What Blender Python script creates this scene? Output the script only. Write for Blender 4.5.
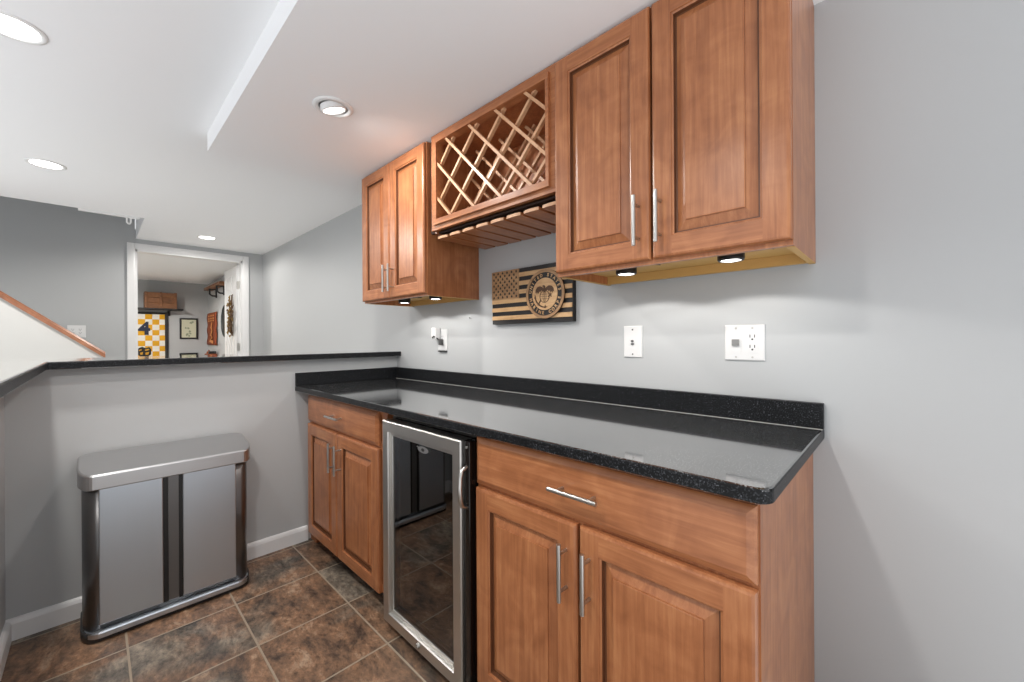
import bpy, bmesh, math, random
from mathutils import Vector, Matrix
R = math.radians
random.seed(7)
S = bpy.context.scene
COL = S.collection
for o in list(bpy.data.objects):
    bpy.data.objects.remove(o)

# ---------------------------------------------------------------- camera
cd = bpy.data.cameras.new('camera')
cam = bpy.data.objects.new('camera', cd)
COL.objects.link(cam)
cd.sensor_width = 36.0
cd.lens = 405.16 * 36 / 1024
cd.shift_y = -2.34 / 1024
cd.clip_start = 0.02
cam.matrix_world = (Matrix.Translation((0, -1.4768, 1.1817)) @ Matrix.Rotation(R(44.083), 4, 'Z')
                    @ Matrix.Rotation(R(90), 4, 'X') @ Matrix.Rotation(-0.0062, 4, 'Z'))
S.camera = cam

# ---------------------------------------------------------------- world, exposure
W = bpy.data.worlds.new('world')
S.world = W
W.use_nodes = True
W.node_tree.nodes['Background'].inputs[0].default_value = (0.96, 0.98, 1.0, 1)
wn = W.node_tree.nodes
wtc = wn.new('ShaderNodeTexCoord')
wsep = wn.new('ShaderNodeSeparateXYZ')
wmr = wn.new('ShaderNodeMapRange')           # light of the open basement: brightest off the lit floor, weaker above
wmr.inputs['From Min'].default_value = -0.9
wmr.inputs['From Max'].default_value = 0.15
wmr.inputs['To Min'].default_value = 1.7
wmr.inputs['To Max'].default_value = 0.74
W.node_tree.links.new(wtc.outputs['Generated'], wsep.inputs[0])
W.node_tree.links.new(wsep.outputs[2], wmr.inputs['Value'])
W.node_tree.links.new(wmr.outputs[0], wn['Background'].inputs[1])
S.view_settings.view_transform = 'Standard'
S.view_settings.look = 'None'
S.view_settings.gamma = 1.0
S.view_settings.exposure = 0.30
S.view_settings.use_curve_mapping = False

CEIL, SOFF = 2.25, 2.156          # main ceiling and dropped soffit
XH = -2.55                        # face of the half wall under the bar
XF = -5.77                        # wall with the doorway
XB = -9.55                        # back wall of the room beyond

CAN_W, GIM_W, PUCK_W = 50.0, 23.0, 1.9
WARM = (1.0, 0.96, 0.91)


# ---------------------------------------------------------------- materials
def srgb(r, g, b):
    f = lambda c: (c / 255 / 12.92) if c / 255 <= 0.04045 else ((c / 255 + 0.055) / 1.055) ** 2.4
    return (f(r), f(g), f(b), 1)


def new_mat(name):
    m = bpy.data.materials.new(name)
    m.use_nodes = True
    nt = m.node_tree
    return m, nt, nt.nodes['Principled BSDF']


def plain(name, col, rough=0.5, metal=0.0, spec=0.5, bump=0.0, bscale=300.0):
    m, nt, p = new_mat(name)
    p.inputs['Base Color'].default_value = col
    p.inputs['Roughness'].default_value = rough
    p.inputs['Metallic'].default_value = metal
    p.inputs['Specular IOR Level'].default_value = spec
    if bump:
        tc = nt.nodes.new('ShaderNodeTexCoord')
        n = nt.nodes.new('ShaderNodeTexNoise')
        n.inputs['Scale'].default_value = bscale
        n.inputs['Detail'].default_value = 3
        b = nt.nodes.new('ShaderNodeBump')
        b.inputs['Strength'].default_value = bump
        b.inputs['Distance'].default_value = 0.002
        nt.links.new(tc.outputs['Object'], n.inputs['Vector'])
        nt.links.new(n.outputs['Fac'], b.inputs['Height'])
        nt.links.new(b.outputs['Normal'], p.inputs['Normal'])
    return m


def ramp(nt, stops):
    r = nt.nodes.new('ShaderNodeValToRGB')
    el = r.color_ramp.elements
    while len(el) < len(stops):
        el.new(0.5)
    for e, (pos, c) in zip(el, stops):
        e.position = pos
        e.color = c
    return r


def wood(name, stretch, dark, mid, light, rough=0.34, blotch=0.42):
    """stretch: scale of the texture along x, y, z (small = along the grain)"""
    m, nt, p = new_mat(name)
    L = nt.links.new
    tc = nt.nodes.new('ShaderNodeTexCoord')
    oi = nt.nodes.new('ShaderNodeObjectInfo')
    mul = nt.nodes.new('ShaderNodeVectorMath')
    mul.operation = 'MULTIPLY_ADD'
    comb = nt.nodes.new('ShaderNodeCombineXYZ')
    for i in range(3):
        L(oi.outputs['Random'], comb.inputs[i])
    mul.inputs[1].default_value = (1, 1, 1)
    sc = nt.nodes.new('ShaderNodeVectorMath')
    sc.operation = 'SCALE'
    sc.inputs['Scale'].default_value = 9.0
    L(comb.outputs[0], sc.inputs[0])
    L(tc.outputs['Object'], mul.inputs[0])
    L(sc.outputs[0], mul.inputs[2])
    mp = nt.nodes.new('ShaderNodeMapping')
    mp.inputs['Scale'].default_value = stretch
    L(mul.outputs[0], mp.inputs['Vector'])
    n1 = nt.nodes.new('ShaderNodeTexNoise')
    n1.inputs['Scale'].default_value = 1.0
    n1.inputs['Detail'].default_value = 6
    n1.inputs['Roughness'].default_value = 0.62
    n1.inputs['Distortion'].default_value = 0.5
    L(mp.outputs[0], n1.inputs['Vector'])
    n2 = nt.nodes.new('ShaderNodeTexNoise')      # cloudy maple blotches
    n2.inputs['Scale'].default_value = 9.0
    n2.inputs['Detail'].default_value = 5
    n2.inputs['Distortion'].default_value = 1.2
    L(mul.outputs[0], n2.inputs['Vector'])
    mx = nt.nodes.new('ShaderNodeMix')
    mx.inputs[0].default_value = blotch
    L(n1.outputs['Fac'], mx.inputs[2])
    L(n2.outputs['Fac'], mx.inputs[3])
    rp = ramp(nt, [(0.36, dark), (0.5, mid), (0.64, light)])
    L(mx.outputs[0], rp.inputs[0])
    L(rp.outputs[0], p.inputs['Base Color'])
    p.inputs['Roughness'].default_value = rough
    p.inputs['Coat Weight'].default_value = 0.15
    p.inputs['Coat Roughness'].default_value = 0.25
    return m


WD = (srgb(146, 89, 54), srgb(168, 106, 67), srgb(186, 125, 82))
wood_v = wood('maple_vertical', (75, 75, 3.5), *WD)
wood_h = wood('maple_horizontal', (3.5, 75, 75), *WD)
wood_d = wood('maple_depthwise', (75, 3.5, 75), *WD)
wood_in = wood('raw_maple', (38, 2.2, 38), srgb(184, 136, 98), srgb(202, 156, 118), srgb(216, 172, 134), rough=0.5)
wood_under = plain('cabinet_underside', srgb(200, 158, 92), 0.55, bump=0.1, bscale=60)
wood_oak = wood('oak_cap', (40, 3, 3), srgb(128, 82, 56), srgb(156, 102, 72), srgb(180, 126, 94), rough=0.35)
wood_crate = wood('crate_wood', (30, 3, 30), srgb(104, 66, 38), srgb(132, 86, 52), srgb(156, 106, 66), rough=0.6)
wood_plaque = wood('plaque_wood', (4, 60, 60), srgb(180, 138, 94), srgb(200, 160, 114), srgb(216, 178, 132), rough=0.5, blotch=0.3)
wood_union = wood('plaque_union_wood', (4, 60, 60), srgb(146, 110, 76), srgb(164, 126, 88), srgb(180, 142, 102), rough=0.55, blotch=0.3)
burnt = plain('burnt_black', srgb(20, 16, 16), 0.5, bump=0.1)
engrave = plain('engraved_brown', srgb(84, 56, 36), 0.6)
gap_shade = plain('gap_shade_paint', srgb(48, 28, 18), 0.7)  # shade inside the gaps put into a dark brown colour
groove_shade = plain('groove_shade_paint', srgb(104, 64, 40), 0.45)  # shadow lines of the door grooves put into the colour
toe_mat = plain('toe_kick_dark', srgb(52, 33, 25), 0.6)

paint = plain('wall_paint', srgb(183, 185, 186), 0.62, bump=0.05, bscale=220)
paint_white = plain('white_paint', srgb(206, 206, 203), 0.6, bump=0.04, bscale=220)
ceil_mat = plain('ceiling_paint', srgb(244, 245, 247), 0.8, bump=0.04, bscale=200)
trim_mat = plain('trim_white', srgb(232, 232, 232), 0.35)
plate_mat = plain('white_plastic', srgb(222, 222, 222), 0.3)
slot_mat = plain('slot_dark', srgb(42, 42, 42), 0.5)
black_pl = plain('black_plastic', srgb(26, 26, 27), 0.35)
black_gl = plain('black_gloss', srgb(22, 16, 14), 0.16)
nickel = plain('brushed_nickel', srgb(196, 194, 190), 0.28, 1.0)
steel_trim = plain('steel_bright', srgb(200, 200, 200), 0.3, 1.0)
iron = plain('dark_iron', srgb(44, 44, 46), 0.45, 0.3)


def brushed(name, col, rough, vertical=True):
    m, nt, p = new_mat(name)
    L = nt.links.new
    tc = nt.nodes.new('ShaderNodeTexCoord')
    mp = nt.nodes.new('ShaderNodeMapping')
    mp.inputs['Scale'].default_value = (220, 220, 3) if vertical else (220, 3, 220)
    n = nt.nodes.new('ShaderNodeTexNoise')
    n.inputs['Scale'].default_value = 1
    n.inputs['Detail'].default_value = 4
    L(tc.outputs['Object'], mp.inputs['Vector'])
    L(mp.outputs[0], n.inputs['Vector'])
    mr = nt.nodes.new('ShaderNodeMapRange')
    mr.inputs['To Min'].default_value = rough - 0.07
    mr.inputs['To Max'].default_value = rough + 0.09
    L(n.outputs['Fac'], mr.inputs['Value'])
    L(mr.outputs[0], p.inputs['Roughness'])
    b = nt.nodes.new('ShaderNodeBump')
    b.inputs['Strength'].default_value = 0.12
    b.inputs['Distance'].default_value = 0.0006
    L(n.outputs['Fac'], b.inputs['Height'])
    L(b.outputs['Normal'], p.inputs['Normal'])
    p.inputs['Base Color'].default_value = col
    p.inputs['Metallic'].default_value = 1.0
    return m


steel = brushed('stainless', srgb(200, 208, 217), 0.33)
steel_lid = brushed('stainless_lid', srgb(196, 196, 197), 0.34, False)
steel_dark = brushed('stainless_dark', srgb(124, 124, 125), 0.34)
steel_door = brushed('stainless_door', srgb(206, 204, 200), 0.36)


def granite(name='black_granite', rough=0.07, fleck=0.955):
    m, nt, p = new_mat(name)
    L = nt.links.new
    tc = nt.nodes.new('ShaderNodeTexCoord')
    v = nt.nodes.new('ShaderNodeTexVoronoi')
    v.inputs['Scale'].default_value = 520
    n = nt.nodes.new('ShaderNodeTexNoise')
    n.inputs['Scale'].default_value = 300
    n.inputs['Detail'].default_value = 2
    L(tc.outputs['Object'], v.inputs['Vector'])
    L(tc.outputs['Object'], n.inputs['Vector'])
    r1 = ramp(nt, [(0.0, srgb(9, 10, 12)), (0.54, srgb(16, 17, 19)), (0.68, srgb(158, 158, 158) if rough < 0.2 else srgb(60, 62, 66))])
    L(n.outputs['Fac'], r1.inputs[0])
    sep = nt.nodes.new('ShaderNodeSeparateColor')
    L(v.outputs['Color'], sep.inputs[0])
    gt = nt.nodes.new('ShaderNodeMath')
    gt.operation = 'GREATER_THAN'
    gt.inputs[1].default_value = fleck
    L(sep.outputs[0], gt.inputs[0])
    mx = nt.nodes.new('ShaderNodeMix')
    mx.data_type = 'RGBA'
    L(gt.outputs[0], mx.inputs[0])
    L(r1.outputs[0], mx.inputs[6])
    mx.inputs[7].default_value = srgb(92, 94, 100)
    L(mx.outputs[2], p.inputs['Base Color'])
    p.inputs['Roughness'].default_value = rough
    p.inputs['IOR'].default_value = 1.55
    p.inputs['Specular IOR Level'].default_value = 0.5 if rough < 0.2 else 0.18
    p.inputs['Coat Weight'].default_value = 1.0 if rough < 0.2 else 0.0
    p.inputs['Coat IOR'].default_value = 1.7
    p.inputs['Coat Roughness'].default_value = 0.06
    return m


granite_mat = granite()
granite_shaded = granite('black_granite_shaded', 0.38, 0.985)  # darker, duller copy: shade of the upright faces put into its colour


def slate():
    m, nt, p = new_mat('slate_tile')
    L = nt.links.new
    N = nt.nodes.new
    T = 0.352
    geo = N('ShaderNodeNewGeometry')
    add = N('ShaderNodeVectorMath')
    add.operation = 'ADD'
    add.inputs[1].default_value = (1.449 + 40 * T, 0.687 + 40 * T, 0)
    L(geo.outputs['Position'], add.inputs[0])
    div = N('ShaderNodeVectorMath')
    div.operation = 'SCALE'
    div.inputs['Scale'].default_value = 1 / T
    L(add.outputs[0], div.inputs[0])
    fr = N('ShaderNodeVectorMath'); fr.operation = 'FRACTION'
    fl = N('ShaderNodeVectorMath'); fl.operation = 'FLOOR'
    L(div.outputs[0], fr.inputs[0]); L(div.outputs[0], fl.inputs[0])
    # distance to the tile edge
    sub = N('ShaderNodeVectorMath'); sub.operation = 'SUBTRACT'; sub.inputs[1].default_value = (0.5, 0.5, 0.5)
    ab = N('ShaderNodeVectorMath'); ab.operation = 'ABSOLUTE'
    L(fr.outputs[0], sub.inputs[0]); L(sub.outputs[0], ab.inputs[0])
    sx = N('ShaderNodeSeparateXYZ'); L(ab.outputs[0], sx.inputs[0])
    mxm = N('ShaderNodeMath'); mxm.operation = 'MAXIMUM'
    L(sx.outputs[0], mxm.inputs[0]); L(sx.outputs[1], mxm.inputs[1])
    gr = N('ShaderNodeMapRange'); gr.inputs['From Min'].default_value = 0.488; gr.inputs['From Max'].default_value = 0.492
    L(mxm.outputs[0], gr.inputs['Value'])
    # per tile random
    wn = N('ShaderNodeTexWhiteNoise'); wn.noise_dimensions = '2D'
    L(fl.outputs[0], wn.inputs['Vector'])
    off = N('ShaderNodeVectorMath'); off.operation = 'MULTIPLY_ADD'
    off.inputs[1].default_value = (7, 7, 7)
    L(wn.outputs['Color'], off.inputs[0]); L(geo.outputs['Position'], off.inputs[2])
    # streaky slate: stretched along one direction
    mp = N('ShaderNodeMapping'); mp.inputs['Scale'].default_value = (1.0, 1.7, 1.0); mp.inputs['Rotation'].default_value = (0, 0, R(25))
    L(off.outputs[0], mp.inputs['Vector'])
    n1 = N('ShaderNodeTexNoise'); n1.inputs['Scale'].default_value = 6.5; n1.inputs['Detail'].default_value = 11
    n1.inputs['Roughness'].default_value = 0.74; n1.inputs['Distortion'].default_value = 0.35
    L(mp.outputs[0], n1.inputs['Vector'])
    n2 = N('ShaderNodeTexNoise'); n2.inputs['Scale'].default_value = 3.2; n2.inputs['Detail'].default_value = 5; n2.inputs['Distortion'].default_value = 0.6
    L(off.outputs[0], n2.inputs['Vector'])
    n3 = N('ShaderNodeTexNoise'); n3.inputs['Scale'].default_value = 34; n3.inputs['Detail'].default_value = 9; n3.inputs['Roughness'].default_value = 0.75
    L(mp.outputs[0], n3.inputs['Vector'])
    rust = ramp(nt, [(0.36, srgb(66, 54, 47)), (0.46, srgb(108, 86, 70)), (0.56, srgb(140, 108, 84)), (0.66, srgb(172, 146, 122))])
    L(n1.outputs['Fac'], rust.inputs[0])
    grey = ramp(nt, [(0.36, srgb(66, 60, 54)), (0.5, srgb(108, 99, 88)), (0.64, srgb(156, 144, 128))])
    L(n1.outputs['Fac'], grey.inputs[0])
    # choose rust or grey by a soft mask biased per tile
    sepw = N('ShaderNodeSeparateColor'); L(wn.outputs['Color'], sepw.inputs[0])
    bias = N('ShaderNodeMath'); bias.operation = 'MULTIPLY_ADD'; bias.inputs[1].default_value = 0.30; 
    L(sepw.outputs[1], bias.inputs[0]); L(n2.outputs['Fac'], bias.inputs[2])
    msk = N('ShaderNodeMapRange'); msk.inputs['From Min'].default_value = 0.58; msk.inputs['From Max'].default_value = 0.70
    L(bias.outputs[0], msk.inputs['Value'])
    mx = N('ShaderNodeMix'); mx.data_type = 'RGBA'
    L(msk.outputs[0], mx.inputs[0]); L(rust.outputs[0], mx.inputs[6]); L(grey.outputs[0], mx.inputs[7])
    r3 = ramp(nt, [(0.36, (0.38, 0.37, 0.36, 1)), (0.46, (0.9, 0.9, 0.9, 1)), (0.68, (1.45, 1.4, 1.34, 1))])
    L(n3.outputs['Fac'], r3.inputs[0])
    mul = N('ShaderNodeMix'); mul.data_type = 'RGBA'; mul.blend_type = 'MULTIPLY'; mul.inputs[0].default_value = 0.8
    L(mx.outputs[2], mul.inputs[6]); L(r3.outputs[0], mul.inputs[7])
    gm = N('ShaderNodeMix'); gm.data_type = 'RGBA'
    L(gr.outputs[0], gm.inputs[0]); L(mul.outputs[2], gm.inputs[6]); gm.inputs[7].default_value = srgb(160, 145, 126)
    L(gm.outputs[2], p.inputs['Base Color'])
    p.inputs['Roughness'].default_value = 0.42
    hgt = N('ShaderNodeMath'); hgt.operation = 'MULTIPLY_ADD'; hgt.inputs[1].default_value = 0.5
    L(n3.outputs['Fac'], hgt.inputs[0]); L(n1.outputs['Fac'], hgt.inputs[2])
    h2 = N('ShaderNodeMath'); h2.operation = 'SUBTRACT'
    L(hgt.outputs[0], h2.inputs[0]); L(gr.outputs[0], h2.inputs[1])
    b = N('ShaderNodeBump'); b.inputs['Strength'].default_value = 0.35; b.inputs['Distance'].default_value = 0.006
    L(h2.outputs[0], b.inputs['Height']); L(b.outputs['Normal'], p.inputs['Normal'])
    return m


slate_mat = slate()


def emit(name, col, strength):
    m, nt, p = new_mat(name)
    p.inputs['Base Color'].default_value = (0.8, 0.8, 0.8, 1)
    p.inputs['Emission Color'].default_value = (*col, 1)
    p.inputs['Emission Strength'].default_value = strength
    return m


lens_mat = emit('lamp_lens', (1.0, 0.97, 0.93), 6.0)
puck_lens = emit('puck_lens', (1.0, 0.98, 0.94), 10.0)


def glass_tint():
    m = bpy.data.materials.new('tinted_glass')
    m.use_nodes = True
    nt = m.node_tree
    nt.nodes.clear()
    out = nt.nodes.new('ShaderNodeOutputMaterial')
    tr = nt.nodes.new('ShaderNodeBsdfTransparent')
    tr.inputs[0].default_value = (0.42, 0.42, 0.42, 1)
    gl = nt.nodes.new('ShaderNodeBsdfGlossy')
    gl.inputs['Roughness'].default_value = 0.02
    gl.inputs['Color'].default_value = (0.9, 0.9, 0.9, 1)
    fr = nt.nodes.new('ShaderNodeFresnel')
    fr.inputs['IOR'].default_value = 2.35
    mx = nt.nodes.new('ShaderNodeMixShader')
    nt.links.new(fr.outputs[0], mx.inputs[0])
    nt.links.new(tr.outputs[0], mx.inputs[1])
    nt.links.new(gl.outputs[0], mx.inputs[2])
    nt.links.new(mx.outputs[0], out.inputs[0])
    return m


glass_mat = glass_tint()


def checker_cloth():
    m, nt, p = new_mat('checkered_cloth')
    L = nt.links.new
    tc = nt.nodes.new('ShaderNodeTexCoord')
    mp = nt.nodes.new('ShaderNodeMapping')
    mp.inputs['Scale'].default_value = (0.001, 1, 1)
    mp.inputs['Location'].default_value = (0.5, 0, 0.02)
    ck = nt.nodes.new('ShaderNodeTexChecker')
    ck.inputs['Scale'].default_value = 10.6
    ck.inputs['Color1'].default_value = srgb(222, 164, 30)
    ck.inputs['Color2'].default_value = srgb(232, 228, 220)
    L(tc.outputs['Object'], mp.inputs['Vector'])
    L(mp.outputs[0], ck.inputs['Vector'])
    L(ck.outputs['Color'], p.inputs['Base Color'])
    p.inputs['Roughness'].default_value = 0.8
    return m


checker_mat = checker_cloth()
navy = plain('navy_print', srgb(34, 40, 62), 0.7)
blackprint = plain('black_print', srgb(28, 26, 26), 0.7)
goldprint = plain('gold_print', srgb(206, 152, 40), 0.7)
orange_cloth = plain('orange_cloth', srgb(138, 66, 34), 0.8, bump=0.2, bscale=80)
cream_print = plain('cream_print', srgb(206, 136, 78), 0.8)
paper = plain('cream_paper', srgb(206, 206, 180), 0.7)
paper_ink = plain('green_grey_ink', srgb(150, 158, 132), 0.7)
teal = plain('teal_dark', srgb(52, 66, 64), 0.5)
wreath_gold = plain('dried_gold', srgb(140, 112, 60), 0.9, bump=0.5, bscale=60)
wreath_brown = plain('dried_brown', srgb(96, 72, 50), 0.9, bump=0.5, bscale=60)
rust_box = plain('rust_box', srgb(150, 82, 50), 0.7)


# ---------------------------------------------------------------- mesh helpers
class MB:
    """collects world-space geometry; build() links it as ONE object"""
    def __init__(s):
        s.bm = bmesh.new()

    def face(s, pts, mi=0, smooth=False):
        f = s.bm.faces.new([s.bm.verts.new(p) for p in pts])
        f.material_index = mi
        f.smooth = smooth
        return f

    def box(s, x0, x1, y0, y1, z0, z1, mi=0, bev=0.0, seg=2):
        r = bmesh.ops.create_cube(s.bm, size=1.0)
        vs = r['verts']
        for v in vs:
            v.co = Vector(((x0 + x1) / 2 + v.co.x * (x1 - x0), (y0 + y1) / 2 + v.co.y * (y1 - y0), (z0 + z1) / 2 + v.co.z * (z1 - z0)))
        for f in {f for v in vs for f in v.link_faces}:
            f.material_index = mi
        if bev:
            es = list({e for v in vs for e in v.link_edges})
            bmesh.ops.bevel(s.bm, geom=es, offset=bev, segments=seg, profile=0.5, affect='EDGES', material=-1)
        return s

    def tube(s, pts, r, n=12, mi=0, cap=True):
        pts = [Vector(p) for p in pts]
        rings = []
        up = None
        for i, p in enumerate(pts):
            d = (pts[min(i + 1, len(pts) - 1)] - pts[max(i - 1, 0)]).normalized()
            if up is None:
                up = Vector((0, 0, 1)) if abs(d.z) < 0.9 else Vector((1, 0, 0))
            a = (up - d * up.dot(d)).normalized()
            b = d.cross(a)
            up = a
            rr = r[i] if isinstance(r, (list, tuple)) else r
            rings.append([s.bm.verts.new(p + (a * math.cos(t) + b * math.sin(t)) * rr) for t in [2 * math.pi * k / n for k in range(n)]])
        for q, w in zip(rings, rings[1:]):
            for k in range(n):
                f = s.bm.faces.new((q[k], q[(k + 1) % n], w[(k + 1) % n], w[k]))
                f.smooth = True
                f.material_index = mi
        if cap:
            for ring, rev in ((rings[0], True), (rings[-1], False)):
                f = s.bm.faces.new([s.bm.verts.new(v.co) for v in (ring[::-1] if rev else ring)])
                f.material_index = mi
        return s

    def lathe(s, prof, c, axis='Z', n=40, mi=0, smooth=False, rot=None):
        """prof: list of (radius, height) revolved about an axis through c"""
        rings = []
        M = rot if rot is not None else Matrix.Identity(3)
        for (r, h) in prof:
            ring = []
            for k in range(n):
                t = 2 * math.pi * k / n
                v = Vector((r * math.cos(t), r * math.sin(t), h))
                if axis == 'Y':
                    v = Vector((v.x, -v.z, v.y))
                elif axis == 'X':
                    v = Vector((v.z, v.x, v.y))
                ring.append(s.bm.verts.new(Vector(c) + M @ v))
            rings.append(ring)
        for q, w in zip(rings, rings[1:]):
            for k in range(n):
                f = s.bm.faces.new((q[k], q[(k + 1) % n], w[(k + 1) % n], w[k]))
                f.material_index = mi
                f.smooth = smooth
        for ring in (rings[0][::-1], rings[-1]):
            f = s.bm.faces.new([s.bm.verts.new(v.co) for v in ring])
            f.material_index = mi
        return s

    def prism(s, poly, fn, d0, d1, mi=0, smooth=False):
        """extrude 2-D poly between depths d0, d1; fn(a, b, d) -> point"""
        A = [s.bm.verts.new(fn(a, b, d0)) for a, b in poly]
        B = [s.bm.verts.new(fn(a, b, d1)) for a, b in poly]
        n = len(poly)
        for vs in (A[::-1], B):
            f = s.bm.faces.new(vs)
            f.material_index = mi
        for k in range(n):
            f = s.bm.faces.new((A[k], A[(k + 1) % n], B[(k + 1) % n], B[k]))
            f.material_index = mi
            f.smooth = smooth
        return s

    def rings(s, loops, mi=0, cap0=True, cap1=True, smooth=False):
        L = [[s.bm.verts.new(p) for p in lp] for lp in loops]
        n = len(L[0])
        for q, w in zip(L, L[1:]):
            for k in range(n):
                f = s.bm.faces.new((q[k], q[(k + 1) % n], w[(k + 1) % n], w[k]))
                f.material_index = mi
                f.smooth = smooth
        if cap0:
            s.bm.faces.new(L[0][::-1]).material_index = mi
        if cap1:
            s.bm.faces.new(L[-1]).material_index = mi
        return s

    def build(s, name, mats, parent=None, recalc=True):
        if recalc:
            bmesh.ops.recalc_face_normals(s.bm, faces=s.bm.faces[:])
        off = Vector((0, 0, 0))
        p = parent
        while p is not None:
            off += p.location
            p = p.parent
        if parent is None:
            # own origin at the base of the thing
            xs = [v.co for v in s.bm.verts]
            off = Vector(((min(v.x for v in xs) + max(v.x for v in xs)) / 2, (min(v.y for v in xs) + max(v.y for v in xs)) / 2, min(v.z for v in xs)))
        for v in s.bm.verts:
            v.co -= off
        me = bpy.data.meshes.new(name)
        s.bm.to_mesh(me)
        s.bm.free()
        for m in (mats if isinstance(mats, (list, tuple)) else [mats]):
            me.materials.append(m)
        o = bpy.data.objects.new(name, me)
        COL.objects.link(o)
        if parent is None:
            o.location = off
        else:
            o.parent = parent
        return o


def tag(o, label, cat, group=None):
    o['label'] = label
    o['category'] = cat
    if group:
        o['group'] = group
    return o


def thing(name, label, cat, loc, group=None):
    o = bpy.data.objects.new(name, None)
    o.empty_display_size = 0.1
    COL.objects.link(o)
    o.location = loc
    return tag(o, label, cat, group)


def struct(o):
    o['kind'] = 'structure'
    return o


def copy_tree(o, parent=None):
    c = o.copy()
    COL.objects.link(c)
    c.parent = parent
    for ch in list(o.children):
        copy_tree(ch, c)
    return c


def text_mesh(txt, size, fn, mb, mi=0, depth=0.002, bold=0.0):
    """letters as solid geometry: fn(a, b, d) maps text plane to the world; centred"""
    cu = bpy.data.curves.new('t', 'FONT')
    cu.body = txt
    cu.size = size
    cu.align_x = 'CENTER'
    cu.align_y = 'CENTER'
    cu.offset = bold
    cu.extrude = depth / 2
    cu.resolution_u = 3
    ob = bpy.data.objects.new('t', cu)
    COL.objects.link(ob)
    dg = bpy.context.evaluated_depsgraph_get()
    me = bpy.data.meshes.new_from_object(ob.evaluated_get(dg))
    vs = [mb.bm.verts.new(fn(v.co.x, v.co.y, v.co.z + depth / 2)) for v in me.vertices]
    for pl in me.polygons:
        try:
            mb.bm.faces.new([vs[i] for i in pl.vertices]).material_index = mi
        except ValueError:
            pass
    bpy.data.objects.remove(ob)
    bpy.data.meshes.remove(me)
    bpy.data.curves.remove(cu)


# ================================================================ ROOM SHELL
m = MB(); m.box(XH - 0.06, 0.3, -2.1, 0.05, -0.06, 0.0)
struct(m.build('floor', slate_mat))
m = MB(); m.box(-10.0, XH - 0.06, -2.7, 0.1, -0.06, 0.0)
struct(m.build('unseen_bounce_floor', plain('pale_bounce_floor', srgb(206, 200, 190), 0.95, bump=0.4, bscale=120)))  # unseen pale floor made up to bounce lamp light to the ceiling

# counter wall (continues past the bar to the doorway wall)
m = MB(); m.box(XF - 0.12, 1.3, 0.0, 0.12, 0.0, CEIL + 0.1)
struct(m.build('wall_right', paint))
m = MB(); m.box(-0.15, 0.3, -0.014, 0.0, 0.0, 0.1, bev=0.004)
struct(m.build('baseboard_right', trim_mat))

# half wall carrying the bar: an L, long leg facing the counter side, short leg on the left
m = MB()
m.box(XH - 0.115, XH, -1.84, 0.0, 0.0, 1.066)
struct(m.build('wall_half', paint))
m = MB(); m.box(XH, -0.95, -1.84, -1.723, 0.0, 1.066)
struct(m.build('wall_left', paint))
m = MB()
prof = [(0, 0), (0.016, 0), (0.016, 0.066), (0.011, 0.078), (0.006, 0.083), (0, 0.085)]
m.prism(prof, lambda a, b, d: (XH + a, d, b), -1.723, -0.60)
struct(m.build('baseboard_back', trim_mat))
m = MB()
m.prism(prof, lambda a, b, d: (d, -1.723 + a, b), XH + 0.016, -0.95)
struct(m.build('baseboard_left', trim_mat))

# doorway wall with stairwell side and opening y -1.157..-0.231, z 0..2.128
DY0, DY1, DZ = -1.172, -0.216, 2.140
m = MB()
m.box(XF - 0.12, XF, -4.0, DY0, 0.0, 3.4)
m.box(XF - 0.12, XF, DY1, 0.0, 0.0, CEIL + 0.1)
m.box(XF - 0.12, XF, DY0 - 0.002, DY1 + 0.002, DZ, CEIL + 0.1)
struct(m.build('wall_far', paint))

# ceiling with the stairwell opening (x -5.77..-4.75, y < -1.165)
HX, HY = -4.75, -1.165
m = MB()
m.box(HX, 1.0, -2.7, 0.0, CEIL, CEIL + 0.25)
m.box(XF, HX, HY, 0.0, CEIL, CEIL + 0.25)
m.box(XB, XF - 0.12, -2.6, 0.04, CEIL, CEIL + 0.1)
struct(m.build('ceiling', ceil_mat))
m = MB(); m.box(XF, HX, -4.0, -3.9, 0.0, 3.4); m.box(XF - 0.12, HX + 0.1, -4.0, HY, 3.4, 3.5)
m.box(HX, HX + 0.1, -4.0, HY, CEIL + 0.25, 3.4); m.box(XF, HX, HY, HY + 0.1, CEIL + 0.25, 3.4)
struct(m.build('wall_stairwell', paint))

# dropped soffit over the counter
m = MB()
r = 0.10
poly = [(-2.6, 0.0)]
for k in range(7):
    t = math.pi / 2 * k / 6
    poly.append((-2.6 + r - r * math.cos(t), -1.065 + r - r * math.sin(t)))
poly += [(1.0, -1.065), (1.0, 0.0)]
poly[1:8] = [(-2.6 + 0.03 - 0.03 * math.cos(math.pi / 2 * k / 6), -1.065 + 0.03 - 0.03 * math.sin(math.pi / 2 * k / 6)) for k in range(7)]
m.prism(poly, lambda a, b, d: (a, b, d), SOFF, CEIL)
struct(m.build('ceiling_soffit', ceil_mat))

# drywall edge strip of the stairwell opening
m = MB(); m.box(HX - 0.03, HX - 0.0005, -1.56, HY - 0.03, CEIL - 0.014, CEIL + 0.02, bev=0.003)
struct(m.build('trim_2', trim_mat))

# knee wall along the stairs, sloping up to the left
KX = -4.73
sl = 0.86
m = MB()
def kz(y): return 1.066 + (-1.425 - y) * sl
m.prism([(-1.425, 0), (-1.425, kz(-1.425)), (-2.80, kz(-2.80)), (-2.80, 0)], lambda a, b, d: (d, a, b), KX - 0.115, KX)
struct(m.build('wall_knee', paint_white))

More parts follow.
